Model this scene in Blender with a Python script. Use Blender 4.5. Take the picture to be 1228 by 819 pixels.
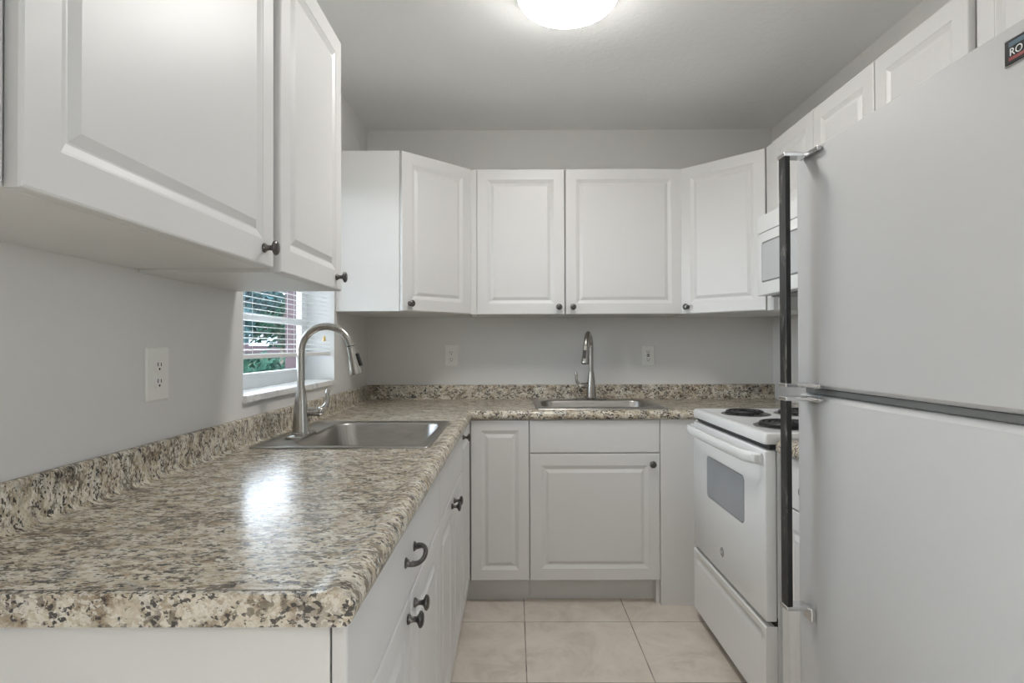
import bpy, bmesh, math, random
from mathutils import Vector, Matrix
PI = math.pi
rnd = random.Random(7)
S = bpy.context.scene
COL = S.collection
for o in list(bpy.data.objects):
    bpy.data.objects.remove(o)

# ------------------------------------------------------------------ camera
cd = bpy.data.cameras.new('camera')
cam = bpy.data.objects.new('camera', cd)
COL.objects.link(cam)
S.camera = cam
cd.sensor_fit = 'HORIZONTAL'
cd.sensor_width = 36.0
cd.lens = 36.0 * 707.1 / 1228.0
cd.clip_start = 0.02
cd.clip_end = 300
R = Matrix.Rotation(0.0043, 4, 'Z') @ Matrix.Rotation(PI / 2 + 0.0079, 4, 'X') @ Matrix.Rotation(-0.0029, 4, 'Z')
cam.matrix_world = Matrix.Translation((0.848, -3.397, 1.2116)) @ R

# ------------------------------------------------------------------ exposure
S.view_settings.view_transform = 'Standard'
S.view_settings.look = 'None'
S.view_settings.gamma = 1.0
S.view_settings.exposure = 0.77
S.view_settings.use_curve_mapping = False
S.cycles.max_bounces = 10
S.cycles.diffuse_bounces = 6
S.cycles.glossy_bounces = 4
S.cycles.sample_clamp_indirect = 4.0
S.cycles.caustics_reflective = False
S.cycles.caustics_refractive = False

# ------------------------------------------------------------------ world: bright hazy sky
W_SKY = 6.5
w = bpy.data.worlds.new('sky')
S.world = w
w.use_nodes = True
nt = w.node_tree
nt.nodes.clear()
wo = nt.nodes.new('ShaderNodeOutputWorld')
bg = nt.nodes.new('ShaderNodeBackground')
tc = nt.nodes.new('ShaderNodeTexCoord')
sx = nt.nodes.new('ShaderNodeSeparateXYZ')
cr = nt.nodes.new('ShaderNodeValToRGB')
nt.links.new(tc.outputs['Generated'], sx.inputs[0])
nt.links.new(sx.outputs['Z'], cr.inputs[0])
cr.color_ramp.elements[0].position = 0.0
cr.color_ramp.elements[0].color = (0.86, 0.93, 1.0, 1)
cr.color_ramp.elements[1].position = 0.6
cr.color_ramp.elements[1].color = (0.62, 0.80, 1.0, 1)
nt.links.new(cr.outputs[0], bg.inputs[0])
bg.inputs[1].default_value = W_SKY
nt.links.new(bg.outputs[0], wo.inputs[0])

# ------------------------------------------------------------------ lights
def area(name, loc, rot, sx_, sy_, power, color=(1, 1, 1), shape='RECTANGLE'):
    l = bpy.data.lights.new(name, 'AREA')
    l.shape = shape
    l.size = sx_
    if shape in ('RECTANGLE', 'ELLIPSE'):
        l.size_y = sy_
    l.energy = power
    l.color = color
    o = bpy.data.objects.new(name, l)
    o.location = loc
    o.rotation_euler = rot
    COL.objects.link(o)
    return o

W, H = 2.334, 2.460            # kitchen width, ceiling height
# sky light enters through the kitchen window and two added rear ones (portals only steer the sampling of the sky)
def portal(name, loc, rot, sx_, sy_):
    o = area(name, loc, rot, sx_, sy_, 1.0)
    o.data.cycles.is_portal = True
portal('window_portal', (-0.165, -1.093, 1.54), (0, -PI / 2, 0), 0.97, 0.94)
portal('east_portal', (3.99, -4.60, 1.45), (0, PI / 2, 0), 1.1, 1.2)
portal('west_portal', (-1.99, -4.70, 1.45), (0, -PI / 2, 0), 1.1, 1.0)
# unseen uplight added behind the camera for soft ambient fill
area('fill_lamp_beam', (-0.9, -4.3, 1.80), (PI, 0, 0), 0.34, 0.34, 62, (1.0, 0.985, 0.96), 'DISK')

# ------------------------------------------------------------------ materials
MATS = {}
def new_mat(name, color, rough=0.5, metal=0.0, spec=0.5):
    m = bpy.data.materials.new(name)
    m.use_nodes = True
    b = m.node_tree.nodes['Principled BSDF']
    b.inputs['Base Color'].default_value = (*color, 1)
    b.inputs['Roughness'].default_value = rough
    b.inputs['Metallic'].default_value = metal
    b.inputs['Specular IOR Level'].default_value = spec
    MATS[name] = m
    return m

def nodes(m):
    return m.node_tree.nodes, m.node_tree.links, m.node_tree.nodes['Principled BSDF']

def coords(m, scale=(1, 1, 1), rot=(0, 0, 0), loc=(0, 0, 0)):
    n, l, b = nodes(m)
    t = n.new('ShaderNodeTexCoord')
    mp = n.new('ShaderNodeMapping')
    mp.inputs['Scale'].default_value = scale
    mp.inputs['Rotation'].default_value = rot
    mp.inputs['Location'].default_value = loc
    l.new(t.outputs['Object'], mp.inputs[0])
    return mp.outputs[0]

def noise(m, vec, scale, detail=2.0, rough=0.5, dist=0.0):
    n, l, b = nodes(m)
    t = n.new('ShaderNodeTexNoise')
    t.inputs['Scale'].default_value = scale
    t.inputs['Detail'].default_value = detail
    t.inputs['Roughness'].default_value = rough
    t.inputs['Distortion'].default_value = dist
    l.new(vec, t.inputs['Vector'])
    return t.outputs['Fac']

def ramp(m, fac, stops):
    n, l, b = nodes(m)
    r = n.new('ShaderNodeValToRGB')
    e = r.color_ramp.elements
    while len(e) < len(stops):
        e.new(0.5)
    for k, (p, c) in enumerate(stops):
        e[k].position = p
        e[k].color = (*c, 1) if len(c) == 3 else c
    l.new(fac, r.inputs[0])
    return r.outputs[0]

def mixc(m, fac, a, b_):
    n, l, b = nodes(m)
    x = n.new('ShaderNodeMix')
    x.data_type = 'RGBA'
    for sock, v in ((x.inputs['Factor'], fac), (x.inputs['A'], a), (x.inputs['B'], b_)):
        if hasattr(v, 'is_linked'):
            l.new(v, sock)
        elif isinstance(v, (int, float)):
            sock.default_value = v
        else:
            sock.default_value = (*v, 1)
    return x.outputs['Result']

def mathn(m, op, a, b_):
    n, l, b = nodes(m)
    x = n.new('ShaderNodeMath')
    x.operation = op
    for k, v in enumerate((a, b_)):
        if hasattr(v, 'is_linked'):
            l.new(v, x.inputs[k])
        else:
            x.inputs[k].default_value = v
    return x.outputs[0]

def bump(m, height, strength, dist=0.01):
    n, l, b = nodes(m)
    bp = n.new('ShaderNodeBump')
    bp.inputs['Strength'].default_value = strength
    bp.inputs['Distance'].default_value = dist
    l.new(height, bp.inputs['Height'])
    l.new(bp.outputs[0], b.inputs['Normal'])

def link_color(m, c):
    n, l, b = nodes(m)
    l.new(c, b.inputs['Base Color'])

def speckle_mat(name, color, rough, amt=0.03, scale=3.0, bstr=0.05, bscale=250.0, metal=0.0, spec=0.5, bdist=0.001):
    m = new_mat(name, color, rough, metal, spec)
    v = coords(m)
    f = noise(m, v, scale, 3)
    lo = tuple(c * (1 - amt) for c in color)
    hi = tuple(min(1, c * (1 + amt)) for c in color)
    link_color(m, ramp(m, f, [(0.3, lo), (0.7, hi)]))
    if bstr:
        bump(m, noise(m, v, bscale, 2), bstr, bdist)
    return m

speckle_mat('white_foil', (0.715, 0.71, 0.70), 0.40, 0.012, 2.0, 0.04, 420)
speckle_mat('white_board', (0.75, 0.745, 0.73), 0.42, 0.012, 2.0, 0.03, 300)
speckle_mat('wall_paint', (0.73, 0.72, 0.70), 0.62, 0.02, 1.5, 0.12, 140, bdist=0.002)
speckle_mat('enamel', (0.80, 0.81, 0.81), 0.22, 0.008, 2.0, 0.0)
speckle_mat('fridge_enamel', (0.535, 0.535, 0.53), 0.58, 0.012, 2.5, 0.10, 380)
speckle_mat('white_plastic', (0.84, 0.83, 0.79), 0.38, 0.01, 5.0, 0.0)
speckle_mat('vinyl', (0.84, 0.85, 0.86), 0.35, 0.01, 5.0, 0.0)
speckle_mat('blind_slat', (0.86, 0.86, 0.85), 0.40, 0.01, 5.0, 0.0)
speckle_mat('dark_plastic', (0.03, 0.03, 0.032), 0.45, 0.1, 8.0, 0.0)
speckle_mat('gasket', (0.17, 0.17, 0.165), 0.6, 0.1, 8.0, 0.0)
speckle_mat('pewter', (0.14, 0.132, 0.125), 0.30, 0.25, 60.0, 0.1, 200, metal=1.0)
speckle_mat('chrome', (0.72, 0.72, 0.73), 0.14, 0.03, 30.0, 0.0, metal=1.0)
speckle_mat('black_enamel', (0.012, 0.012, 0.013), 0.35, 0.2, 20.0, 0.0)
speckle_mat('pan_metal', (0.42, 0.42, 0.42), 0.25, 0.1, 20.0, 0.0, metal=1.0)
speckle_mat('gold', (0.62, 0.45, 0.20), 0.35, 0.05, 30.0, 0.0, metal=0.4)
speckle_mat('slot_black', (0.02, 0.02, 0.02), 0.7, 0.1, 20.0, 0.0)
speckle_mat('toe_board', (0.66, 0.655, 0.64), 0.5, 0.02, 3.0, 0.0)
speckle_mat('oven_glass', (0.33, 0.35, 0.375), 0.12, 0.04, 6.0, 0.0)
speckle_mat('micro_glass', (0.52, 0.535, 0.55), 0.15, 0.04, 6.0, 0.0)
speckle_mat('trunk_bark', (0.16, 0.12, 0.09), 0.9, 0.3, 12.0, 0.4, 40)
speckle_mat('roof_tile', (0.33, 0.24, 0.21), 0.8, 0.2, 8.0, 0.3, 30)
speckle_mat('stucco', (0.075, 0.052, 0.055), 0.85, 0.1, 4.0, 0.3, 60, 0.0, 0.08)
speckle_mat('badge_black', (0.015, 0.015, 0.017), 0.25, 0.1, 30.0, 0.0)
speckle_mat('badge_red', (0.22, 0.022, 0.018), 0.35, 0.05, 30.0, 0.0)
speckle_mat('badge_blue', (0.035, 0.09, 0.13), 0.35, 0.05, 30.0, 0.0)
speckle_mat('badge_white', (0.85, 0.85, 0.85), 0.4, 0.02, 30.0, 0.0)
speckle_mat('badge_grey', (0.22, 0.22, 0.23), 0.3, 0.05, 30.0, 0.0, metal=0.6)

# textured ceiling
m = new_mat('ceiling_paint', (0.90, 0.905, 0.895), 0.8)
v = coords(m)
a = noise(m, v, 38, 4, 0.6, 0.6)
b2 = noise(m, v, 9, 3, 0.5, 0.3)
bump(m, mathn(m, 'ADD', ramp(m, a, [(0.42, (0, 0, 0)), (0.62, (1, 1, 1))]), b2), 0.2, 0.003)

# brushed steel
m = new_mat('brushed_steel', (0.42, 0.40, 0.375), 0.30, 1.0)
v = coords(m, (4, 160, 4))
bump(m, noise(m, v, 6, 2), 0.06, 0.001)
link_color(m, ramp(m, noise(m, v, 3, 3), [(0.3, (0.36, 0.34, 0.315)), (0.7, (0.47, 0.455, 0.43))]))
m = new_mat('faucet_steel', (0.50, 0.48, 0.445), 0.27, 1.0)
v = coords(m, (60, 60, 3))
bump(m, noise(m, v, 6, 2), 0.04, 0.001)
link_color(m, ramp(m, noise(m, v, 3, 3), [(0.3, (0.38, 0.36, 0.33)), (0.7, (0.48, 0.46, 0.43))]))

# worn black handle strip
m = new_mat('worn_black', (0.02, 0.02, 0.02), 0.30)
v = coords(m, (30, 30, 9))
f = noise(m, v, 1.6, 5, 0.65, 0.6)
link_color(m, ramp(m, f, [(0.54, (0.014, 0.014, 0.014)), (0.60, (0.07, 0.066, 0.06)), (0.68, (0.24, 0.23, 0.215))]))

# granite-look laminate
def voronoi(m, vec, scale):
    n, l, b = nodes(m)
    t = n.new('ShaderNodeTexVoronoi')
    t.inputs['Scale'].default_value = scale
    t.inputs['Randomness'].default_value = 1.0
    l.new(vec, t.inputs['Vector'])
    sp = n.new('ShaderNodeSeparateColor')
    l.new(t.outputs['Color'], sp.inputs[0])
    return sp.outputs[0], sp.outputs[1]

def warp(m, vec, scale, amt):
    n, l, b = nodes(m)
    t = n.new('ShaderNodeTexNoise')
    t.inputs['Scale'].default_value = scale
    t.inputs['Detail'].default_value = 3
    l.new(vec, t.inputs['Vector'])
    x = n.new('ShaderNodeVectorMath'); x.operation = 'MULTIPLY_ADD'
    l.new(t.outputs['Color'], x.inputs[0])
    x.inputs[1].default_value = (amt, amt, amt)
    l.new(vec, x.inputs[2])
    return x.outputs[0]

def granite(name, stretch, seed, dark, pale, fine):
    m = new_mat(name, (0.55, 0.5, 0.42), 0.22, 0.0, 0.42)
    v0 = coords(m, (1.0, stretch, 1.2), (0.0, 0.0, 0.22), (seed, 0.7, 0.2))
    v = warp(m, v0, 120, 0.012)
    base = ramp(m, noise(m, v0, 26, 9, 0.75, 0.3), [(0.34, (0.17, 0.125, 0.085)), (0.44, (0.40, 0.33, 0.24)), (0.52, (0.58, 0.52, 0.41)), (0.66, (0.74, 0.70, 0.61))])
    grey = noise(m, v0, 17, 7, 0.7, 0.3)
    c = mixc(m, ramp(m, grey, [(0.515, (0, 0, 0)), (0.61, (0.68, 0.68, 0.68))]), base, (0.37, 0.355, 0.325))
    tan = noise(m, v0, 8, 4, 0.55, 0.4)
    c = mixc(m, ramp(m, tan, [(0.52, (0, 0, 0)), (0.66, (0.4, 0.4, 0.4))]), c, (0.41, 0.30, 0.20))
    cl = noise(m, v0, 12, 5, 0.65)
    c1, c2 = voronoi(m, v, 150 * fine)
    c3, c4 = voronoi(m, v, 95 * fine)
    # pale crystals, then dark flecks that gather in drifts
    s1 = mathn(m, 'ADD', mathn(m, 'MULTIPLY', c1, 0.36), mathn(m, 'MULTIPLY', noise(m, v0, 21, 5, 0.65), 1.1))
    c = mixc(m, ramp(m, s1, [(0.82 - pale, (0, 0, 0)), (0.88 - pale, (0.65, 0.65, 0.65))]), c, (0.78, 0.755, 0.69))
    s2 = mathn(m, 'ADD', mathn(m, 'MULTIPLY', c3, 0.30), cl)
    c = mixc(m, ramp(m, s2, [(0.765 - dark, (0, 0, 0)), (0.81 - dark, (0.72, 0.72, 0.72))]), c, (0.115, 0.09, 0.068))
    s3 = mathn(m, 'ADD', mathn(m, 'MULTIPLY', c2, 0.36), noise(m, v0, 34, 6, 0.7))
    c = mixc(m, ramp(m, s3, [(0.82 - dark, (0, 0, 0)), (0.855 - dark, (0.93, 0.93, 0.93))]), c, (0.04, 0.036, 0.033))
    link_color(m, c)
    return m
granite('granite_laminate', 1.9, 0.3, 0.028, -0.01, 1.0)
granite('granite_end', 1.0, 2.3, 0.035, 0.06, 1.25)

# floor tile
m = new_mat('floor_tile', (0.55, 0.51, 0.46), 0.38)
n_, l_, b_ = nodes(m)
v = coords(m, (1, 1, 1), (0, 0, 0), (-0.889, 0.797, 0))
br = n_.new('ShaderNodeTexBrick')
br.offset = 0.0
br.squash = 1.0
br.inputs['Scale'].default_value = 1.0
br.inputs['Brick Width'].default_value = 0.4625
br.inputs['Row Height'].default_value = 0.4685
br.inputs['Mortar Size'].default_value = 0.0022
br.inputs['Mortar Smooth'].default_value = 0.1
br.inputs['Color1'].default_value = (0.0, 0.0, 0.0, 1)
br.inputs['Color2'].default_value = (1, 1, 1, 1)
l_.new(v, br.inputs['Vector'])
t1 = ramp(m, noise(m, v, 5, 7, 0.65, 1.2), [(0.33, (0.57, 0.505, 0.435)), (0.5, (0.68, 0.615, 0.545)), (0.68, (0.74, 0.685, 0.615))])
t2 = mixc(m, ramp(m, noise(m, v, 40, 5, 0.7), [(0.55, (0, 0, 0)), (0.75, (0.35, 0.35, 0.35))]), t1, (0.50, 0.455, 0.40))
gr = ramp(m, noise(m, v, 9, 2), [(0.45, (0.33, 0.29, 0.25)), (0.6, (0.14, 0.12, 0.10))])
link_color(m, mixc(m, br.outputs['Fac'], t2, gr))
bump(m, mathn(m, 'SUBTRACT', 1.0, br.outputs['Fac']), 0.4, 0.002)

# white marble sill
m = new_mat('marble', (0.82, 0.82, 0.80), 0.25)
v = coords(m)
link_color(m, ramp(m, noise(m, v, 14, 6, 0.6, 1.5), [(0.36, (0.62, 0.62, 0.62)), (0.47, (0.82, 0.82, 0.81)), (0.7, (0.86, 0.855, 0.83))]))

# clear glass pane
m = new_mat('window_glass', (1, 1, 1), 0.0)
n_, l_, b_ = nodes(m)
tr = n_.new('ShaderNodeBsdfTransparent')
gl = n_.new('ShaderNodeBsdfGlossy')
gl.inputs['Roughness'].default_value = 0.02
mx = n_.new('ShaderNodeMixShader')
mx.inputs[0].default_value = 0.05
l_.new(tr.outputs[0], mx.inputs[1])
l_.new(gl.outputs[0], mx.inputs[2])
l_.new(mx.outputs[0], n_['Material Output'].inputs['Surface'])

# lamp diffuser: gives off light
m = new_mat('lamp_glass', (0.95, 0.95, 0.92), 0.3)
n_, l_, b_ = nodes(m)
b_.inputs['Emission Color'].default_value = (1.0, 0.98, 0.95, 1)
b_.inputs['Emission Strength'].default_value = 25.0

# garden
m = new_mat('lawn', (0.12, 0.2, 0.06), 0.9, 0.0, 0.05)
v = coords(m)
link_color(m, ramp(m, noise(m, v, 0.9, 6, 0.7), [(0.35, (0.012, 0.020, 0.010)), (0.65, (0.034, 0.044, 0.020))]))
for nm, c1, c2 in (('leaf_blue', (0.012, 0.032, 0.034), (0.035, 0.075, 0.08)), ('leaf_green', (0.012, 0.038, 0.026), (0.03, 0.08, 0.05))):
    m = new_mat(nm, c1, 0.7, 0.0, 0.08)
    v = coords(m)
    link_color(m, ramp(m, noise(m, v, 5, 4, 0.7), [(0.35, c1), (0.65, c2)]))

# ------------------------------------------------------------------ mesh helpers
def obj(name, bm, mat, parent=None, smooth=None, mats=None):
    me = bpy.data.meshes.new(name)
    bmesh.ops.recalc_face_normals(bm, faces=bm.faces)
    bm.to_mesh(me)
    bm.free()
    for k in ([mat] if mats is None else mats):
        me.materials.append(MATS[k])
    if smooth is not None:
        me.polygons.foreach_set('use_smooth', [True] * len(me.polygons))
        me.set_sharp_from_angle(angle=math.radians(smooth))
    o = bpy.data.objects.new(name, me)
    COL.objects.link(o)
    if parent is not None:
        o.parent = parent
    return o

def tag(o, label, cat, group=None, kind=None):
    o['label'] = label
    o['category'] = cat
    if group:
        o['group'] = group
    if kind:
        o['kind'] = kind
    return o

def thing(name, label, cat, loc=(0, 0, 0), rotz=0.0, group=None):
    o = bpy.data.objects.new(name, None)
    o.empty_display_size = 0.05
    COL.objects.link(o)
    o.location = loc
    o.rotation_euler = (0, 0, rotz)
    return tag(o, label, cat, group)

def struct(name, bm, mat, parent=None, smooth=None):
    o = obj(name, bm, mat, parent, smooth)
    if parent is None:
        o['kind'] = 'structure'
    return o

def NB():
    return bmesh.new()

def box(bm, x0, x1, y0, y1, z0, z1, bev=0.0, seg=2, M=None):
    vs = [bm.verts.new((x, y, z)) for x in (x0, x1) for y in (y0, y1) for z in (z0, z1)]
    fs = [(0, 1, 3, 2), (4, 6, 7, 5), (0, 4, 5, 1), (2, 3, 7, 6), (0, 2, 6, 4), (1, 5, 7, 3)]
    faces = [bm.faces.new([vs[i] for i in f]) for f in fs]
    allv = vs
    if bev > 0:
        es = list({e for f in faces for e in f.edges})
        r = bmesh.ops.bevel(bm, geom=es, offset=bev, segments=seg, profile=0.5, affect='EDGES')
        allv = list({v for f in r['faces'] for v in f.verts} | {v for v in vs if v.is_valid})
    if M is not None:
        bmesh.ops.transform(bm, matrix=M, verts=allv)
    return bm

def prism(bm, pts, z0, z1):
    a = [bm.verts.new((x, y, z0)) for x, y in pts]
    b = [bm.verts.new((x, y, z1)) for x, y in pts]
    n = len(pts)
    bm.faces.new(a[::-1])
    bm.faces.new(b)
    for i in range(n):
        bm.faces.new((a[i], a[(i + 1) % n], b[(i + 1) % n], b[i]))

def loft(bm, rings, cap0=True, cap1=True):
    R_ = [[bm.verts.new(p) for p in r] for r in rings]
    n = len(R_[0])
    for a, b in zip(R_, R_[1:]):
        for i in range(n):
            j = (i + 1) % n
            bm.faces.new((a[i], a[j], b[j], b[i]))
    if cap0:
        bm.faces.new(R_[0][::-1])
    if cap1:
        bm.faces.new(R_[-1])

def lathe(bm, prof, M=Matrix.Identity(4), n=24, cap=True):
    rings = []
    for r, h in prof:
        r = max(r, 0.0004)
        rings.append([M @ Vector((r * math.cos(2 * PI * k / n), r * math.sin(2 * PI * k / n), h)) for k in range(n)])
    loft(bm, rings, cap, cap)

def tube(bm, pts, rad, n=12, squash=None):
    pts = [Vector(p) for p in pts]
    if not hasattr(rad, '__len__'):
        rad = [rad] * len(pts)
    rings = []
    prev = None
    for i, p in enumerate(pts):
        t = (pts[min(i + 1, len(pts) - 1)] - pts[max(i - 1, 0)]).normalized()
        if prev is None:
            ref = Vector((0, 0, 1)) if abs(t.z) < 0.9 else Vector((0, 1, 0))
            u = t.cross(ref).normalized()
        else:
            u = (prev - t * prev.dot(t)).normalized()
        prev = u
        vv = t.cross(u)
        sq = 1.0 if squash is None else squash[i]
        rings.append([p + u * (rad[i] * math.cos(2 * PI * k / n)) + vv * (rad[i] * sq * math.sin(2 * PI * k / n)) for k in range(n)])
    loft(bm, rings)

def rrect(cx, cy, w_, d_, r, n=6):
    out = []
    for (sx_, sy_, a0) in ((1, 1, 0), (-1, 1, 90), (-1, -1, 180), (1, -1, 270)):
        for k in range(n + 1):
            a = math.radians(a0 + 90 * k / n)
            out.append((cx + sx_ * (w_ / 2 - r) + r * math.cos(a), cy + sy_ * (d_ / 2 - r) + r * math.sin(a)))
    return out

RX90 = Matrix.Rotation(PI / 2, 4, 'X')      # +Z -> -Y

# ------------------------------------------------------------------ cabinet parts (local: front faces -Y, X to the right)
def door_mesh(bm, x0, x1, z0, z1, y=0.0, t=0.019, M=None, frame=0.056):
    prof = [(0.0, 0.0), (0.0, -t + 0.004), (0.0012, -t + 0.0013), (0.004, -t), (frame, -t), (frame + 0.0015, -t + 0.0015),
            (frame + 0.004, -t + 0.0020), (frame + 0.016, -t + 0.0070), (frame + 0.019, -t + 0.0070), (frame + 0.032, -t + 0.0012), (frame + 0.034, -t + 0.0004)]
    rings = []
    for ins, yy in prof:
        rings.append([Vector((x0 + ins, y + yy, z0 + ins)), Vector((x1 - ins, y + yy, z0 + ins)), Vector((x1 - ins, y + yy, z1 - ins)), Vector((x0 + ins, y + yy, z1 - ins))])
    if M is not None:
        rings = [[M @ p for p in r] for r in rings]
    loft(bm, rings)

def slab_mesh(bm, x0, x1, z0, z1, y=0.0, t=0.019):
    rings = []
    for ins, yy in [(0.0, 0.0), (0.0, -t + 0.004), (0.0012, -t + 0.0013), (0.004, -t)]:
        rings.append([Vector((x0 + ins, y + yy, z0 + ins)), Vector((x1 - ins, y + yy, z0 + ins)), Vector((x1 - ins, y + yy, z1 - ins)), Vector((x0 + ins, y + yy, z1 - ins))])
    loft(bm, rings)

KNOB = [(0.0095, 0.0), (0.0105, 0.002), (0.009, 0.004), (0.0060, 0.008), (0.0052, 0.013), (0.0062, 0.018), (0.0115, 0.0215), (0.0155, 0.0235), (0.0162, 0.026), (0.0150, 0.0285), (0.0110, 0.031), (0.005, 0.0322)]
def knob(x, z, parent, y=-0.019, M=Matrix.Identity(4)):
    bm = NB()
    lathe(bm, KNOB, M @ Matrix.Translation((x, y, z)) @ RX90, 20)
    return obj('knob', bm, 'pewter', parent, 40)

def pull(x, z, parent, y=-0.019, span=0.096):
    bm = NB()
    pts, rad = [], []
    for k in range(25):
        t = k / 24
        a = PI * t
        xx = x - span / 2 * math.cos(a)
        yy = y - 0.004 - 0.027 * math.sin(a) ** 0.9
        pts.append((xx, yy, z - 0.004 * math.sin(2 * a)))
        rad.append(0.0036 + 0.0030 * abs(math.cos(a)) ** 6 + 0.0012 * math.sin(a))
    tube(bm, pts, rad, 12)
    for s in (-1, 1):
        lathe(bm, [(0.0105, 0.0), (0.0105, 0.002), (0.007, 0.005), (0.005, 0.010)], Matrix.Translation((x + s * span / 2, y, z)) @ RX90, 16)
    return obj('pull_handle', bm, 'pewter', parent, 40)

def add_door(parent, x0, x1, z0, z1, y=0.0, M=None, frame=0.056):
    bm = NB()
    door_mesh(bm, x0, x1, z0, z1, y, M=M, frame=frame)
    for (px_, pz_) in ((x0 + 0.02, z0 + 0.02), (x1 - 0.02, z0 + 0.02), (x0 + 0.02, z1 - 0.02), (x1 - 0.02, z1 - 0.02)):
        lathe(bm, [(0.004, 0.0), (0.004, -0.0030)], (M or Matrix.Identity(4)) @ Matrix.Translation((px_, y, pz_)) @ RX90, 8)
    return obj('door', bm, 'white_foil', parent)

def upper(label, loc, rot, w_, d, h, doors, name='wall_cabinet'):
    """loc: centre of carcass front at its bottom; doors: (x0, x1, knob_x or None)"""
    t = thing(name, label, 'cabinet', loc, rot)
    bm = NB()
    a = w_ / 2
    box(bm, -a + 0.0006, a - 0.0006, 0.0030, d, 0, h, 0.0008, 1)
    obj('carcass', bm, 'white_board', t)
    for x0, x1, kx in doors:
        dd = add_door(t, x0, x1, 0.0, h)
        if kx is not None:
            knob(kx, 0.037, dd)
    return t

def base_carcass(t, w_, d, z0=0.114, z1=0.868, left=True, right=True, th=0.016, deep=None):
    bm = NB()
    a = w_ / 2
    box(bm, -a, -a + th, 0.0030, d, 0.0 if left == 'floor' else z0, z1)
    box(bm, a - th, a, 0.0030, d, 0.0 if right == 'floor' else z0, z1)
    box(bm, -a + th, a - th, 0.0030, d, z0, z0 + th)
    box(bm, -a + th, a - th, d - 0.008, d, z0 + th, z1)
    box(bm, -a + th, a - th, 0.0030, 0.018, z1 - 0.04, z1)
    obj('carcass', bm, 'white_board', t)

def toe(t, x0, x1, y=0.055, z1=0.114):
    bm = NB()
    box(bm, x0, x1, y, y + 0.015, 0.0, z1)
    return obj('toe_kick', bm, 'toe_board', t)

RL, RR = PI / 2, -PI / 2                      # facing +X (left run), facing -X (right run)

# ------------------------------------------------------------------ room shell
WY0, WY1, WZ0, WZ1 = -1.561, -0.625, 1.055, 2.02   # kitchen window opening
YE = -3.30                                          # end of kitchen side walls
TH = 0.16
bm = NB(); box(bm, -2.0, 4.0, -7.2, TH, -0.12, 0.0); struct('floor', bm, 'floor_tile')
bm = NB(); box(bm, -2.0, 4.0, -7.2, TH, H, H + 0.12); struct('ceiling', bm, 'ceiling_paint')
bm = NB(); box(bm, -TH, W + TH, 0.0, TH, 0.0, H); struct('wall_back', bm, 'wall_paint')
bm = NB()
box(bm, -TH, 0, YE, WY0, 0, H); box(bm, -TH, 0, WY1, 0, 0, H)
box(bm, -TH, 0, WY0, WY1, 0, WZ0 - 0.02); box(bm, -TH, 0, WY0, WY1, WZ1, H)
struct('wall_left', bm, 'wall_paint')
bm = NB(); box(bm, W, W + TH, YE, 0, 0, H); struct('wall_right', bm, 'wall_paint')
bm = NB(); box(bm, -2.0, -TH, YE - 0.0, YE + TH, 0, H); struct('wall_left_return', bm, 'wall_paint')
bm = NB(); box(bm, W + TH, 4.0, YE, YE + TH, 0, H); struct('wall_right_return', bm, 'wall_paint')
def side_wall(name, x0, x1, ya, yb, z0=0.90, z1=2.00):
    bm = NB()
    box(bm, x0, x1, -7.0, ya, 0, H); box(bm, x0, x1, yb, YE, 0, H); box(bm, x0, x1, ya, yb, 0, z0); box(bm, x0, x1, ya, yb, z1, H)
    struct(name, bm, 'wall_paint')
    wn = bpy.data.objects.new('added_window_left' if x0 < 0 else 'added_window_right', None); COL.objects.link(wn); wn['kind'] = 'structure'  # unseen windows added to light the left and right runs from behind
    wn.location = ((x0 + x1) / 2, (ya + yb) / 2, z0)
    bm = NB(); hw = (yb - ya) / 2
    for y in (-hw, -0.03, hw - 0.06):
        box(bm, -0.03, 0.03, y, y + 0.06, 0, z1 - z0)
    for y in (-hw + 0.06, 0.03):
        box(bm, -0.03, 0.03, y, y + hw - 0.09, 0, 0.06); box(bm, -0.03, 0.03, y, y + hw - 0.09, z1 - z0 - 0.06, z1 - z0)
    obj('window_frame', bm, 'vinyl', wn)
    bm = NB(); box(bm, -0.004, 0.004, -hw + 0.06, -0.03, 0.06, z1 - z0 - 0.06); box(bm, -0.004, 0.004, 0.03, hw - 0.06, 0.06, z1 - z0 - 0.06)
    obj('glass_pane', bm, 'window_glass', wn)
side_wall('wall_left_rear', -2.0, -1.85, -5.2, -4.2)
side_wall('wall_right_rear', 3.85, 4.0, -5.2, -4.0)
bm = NB(); box(bm, -2.0, 4.0, -7.2, -7.0, 0, H); struct('wall_rear', bm, 'wall_paint')

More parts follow.
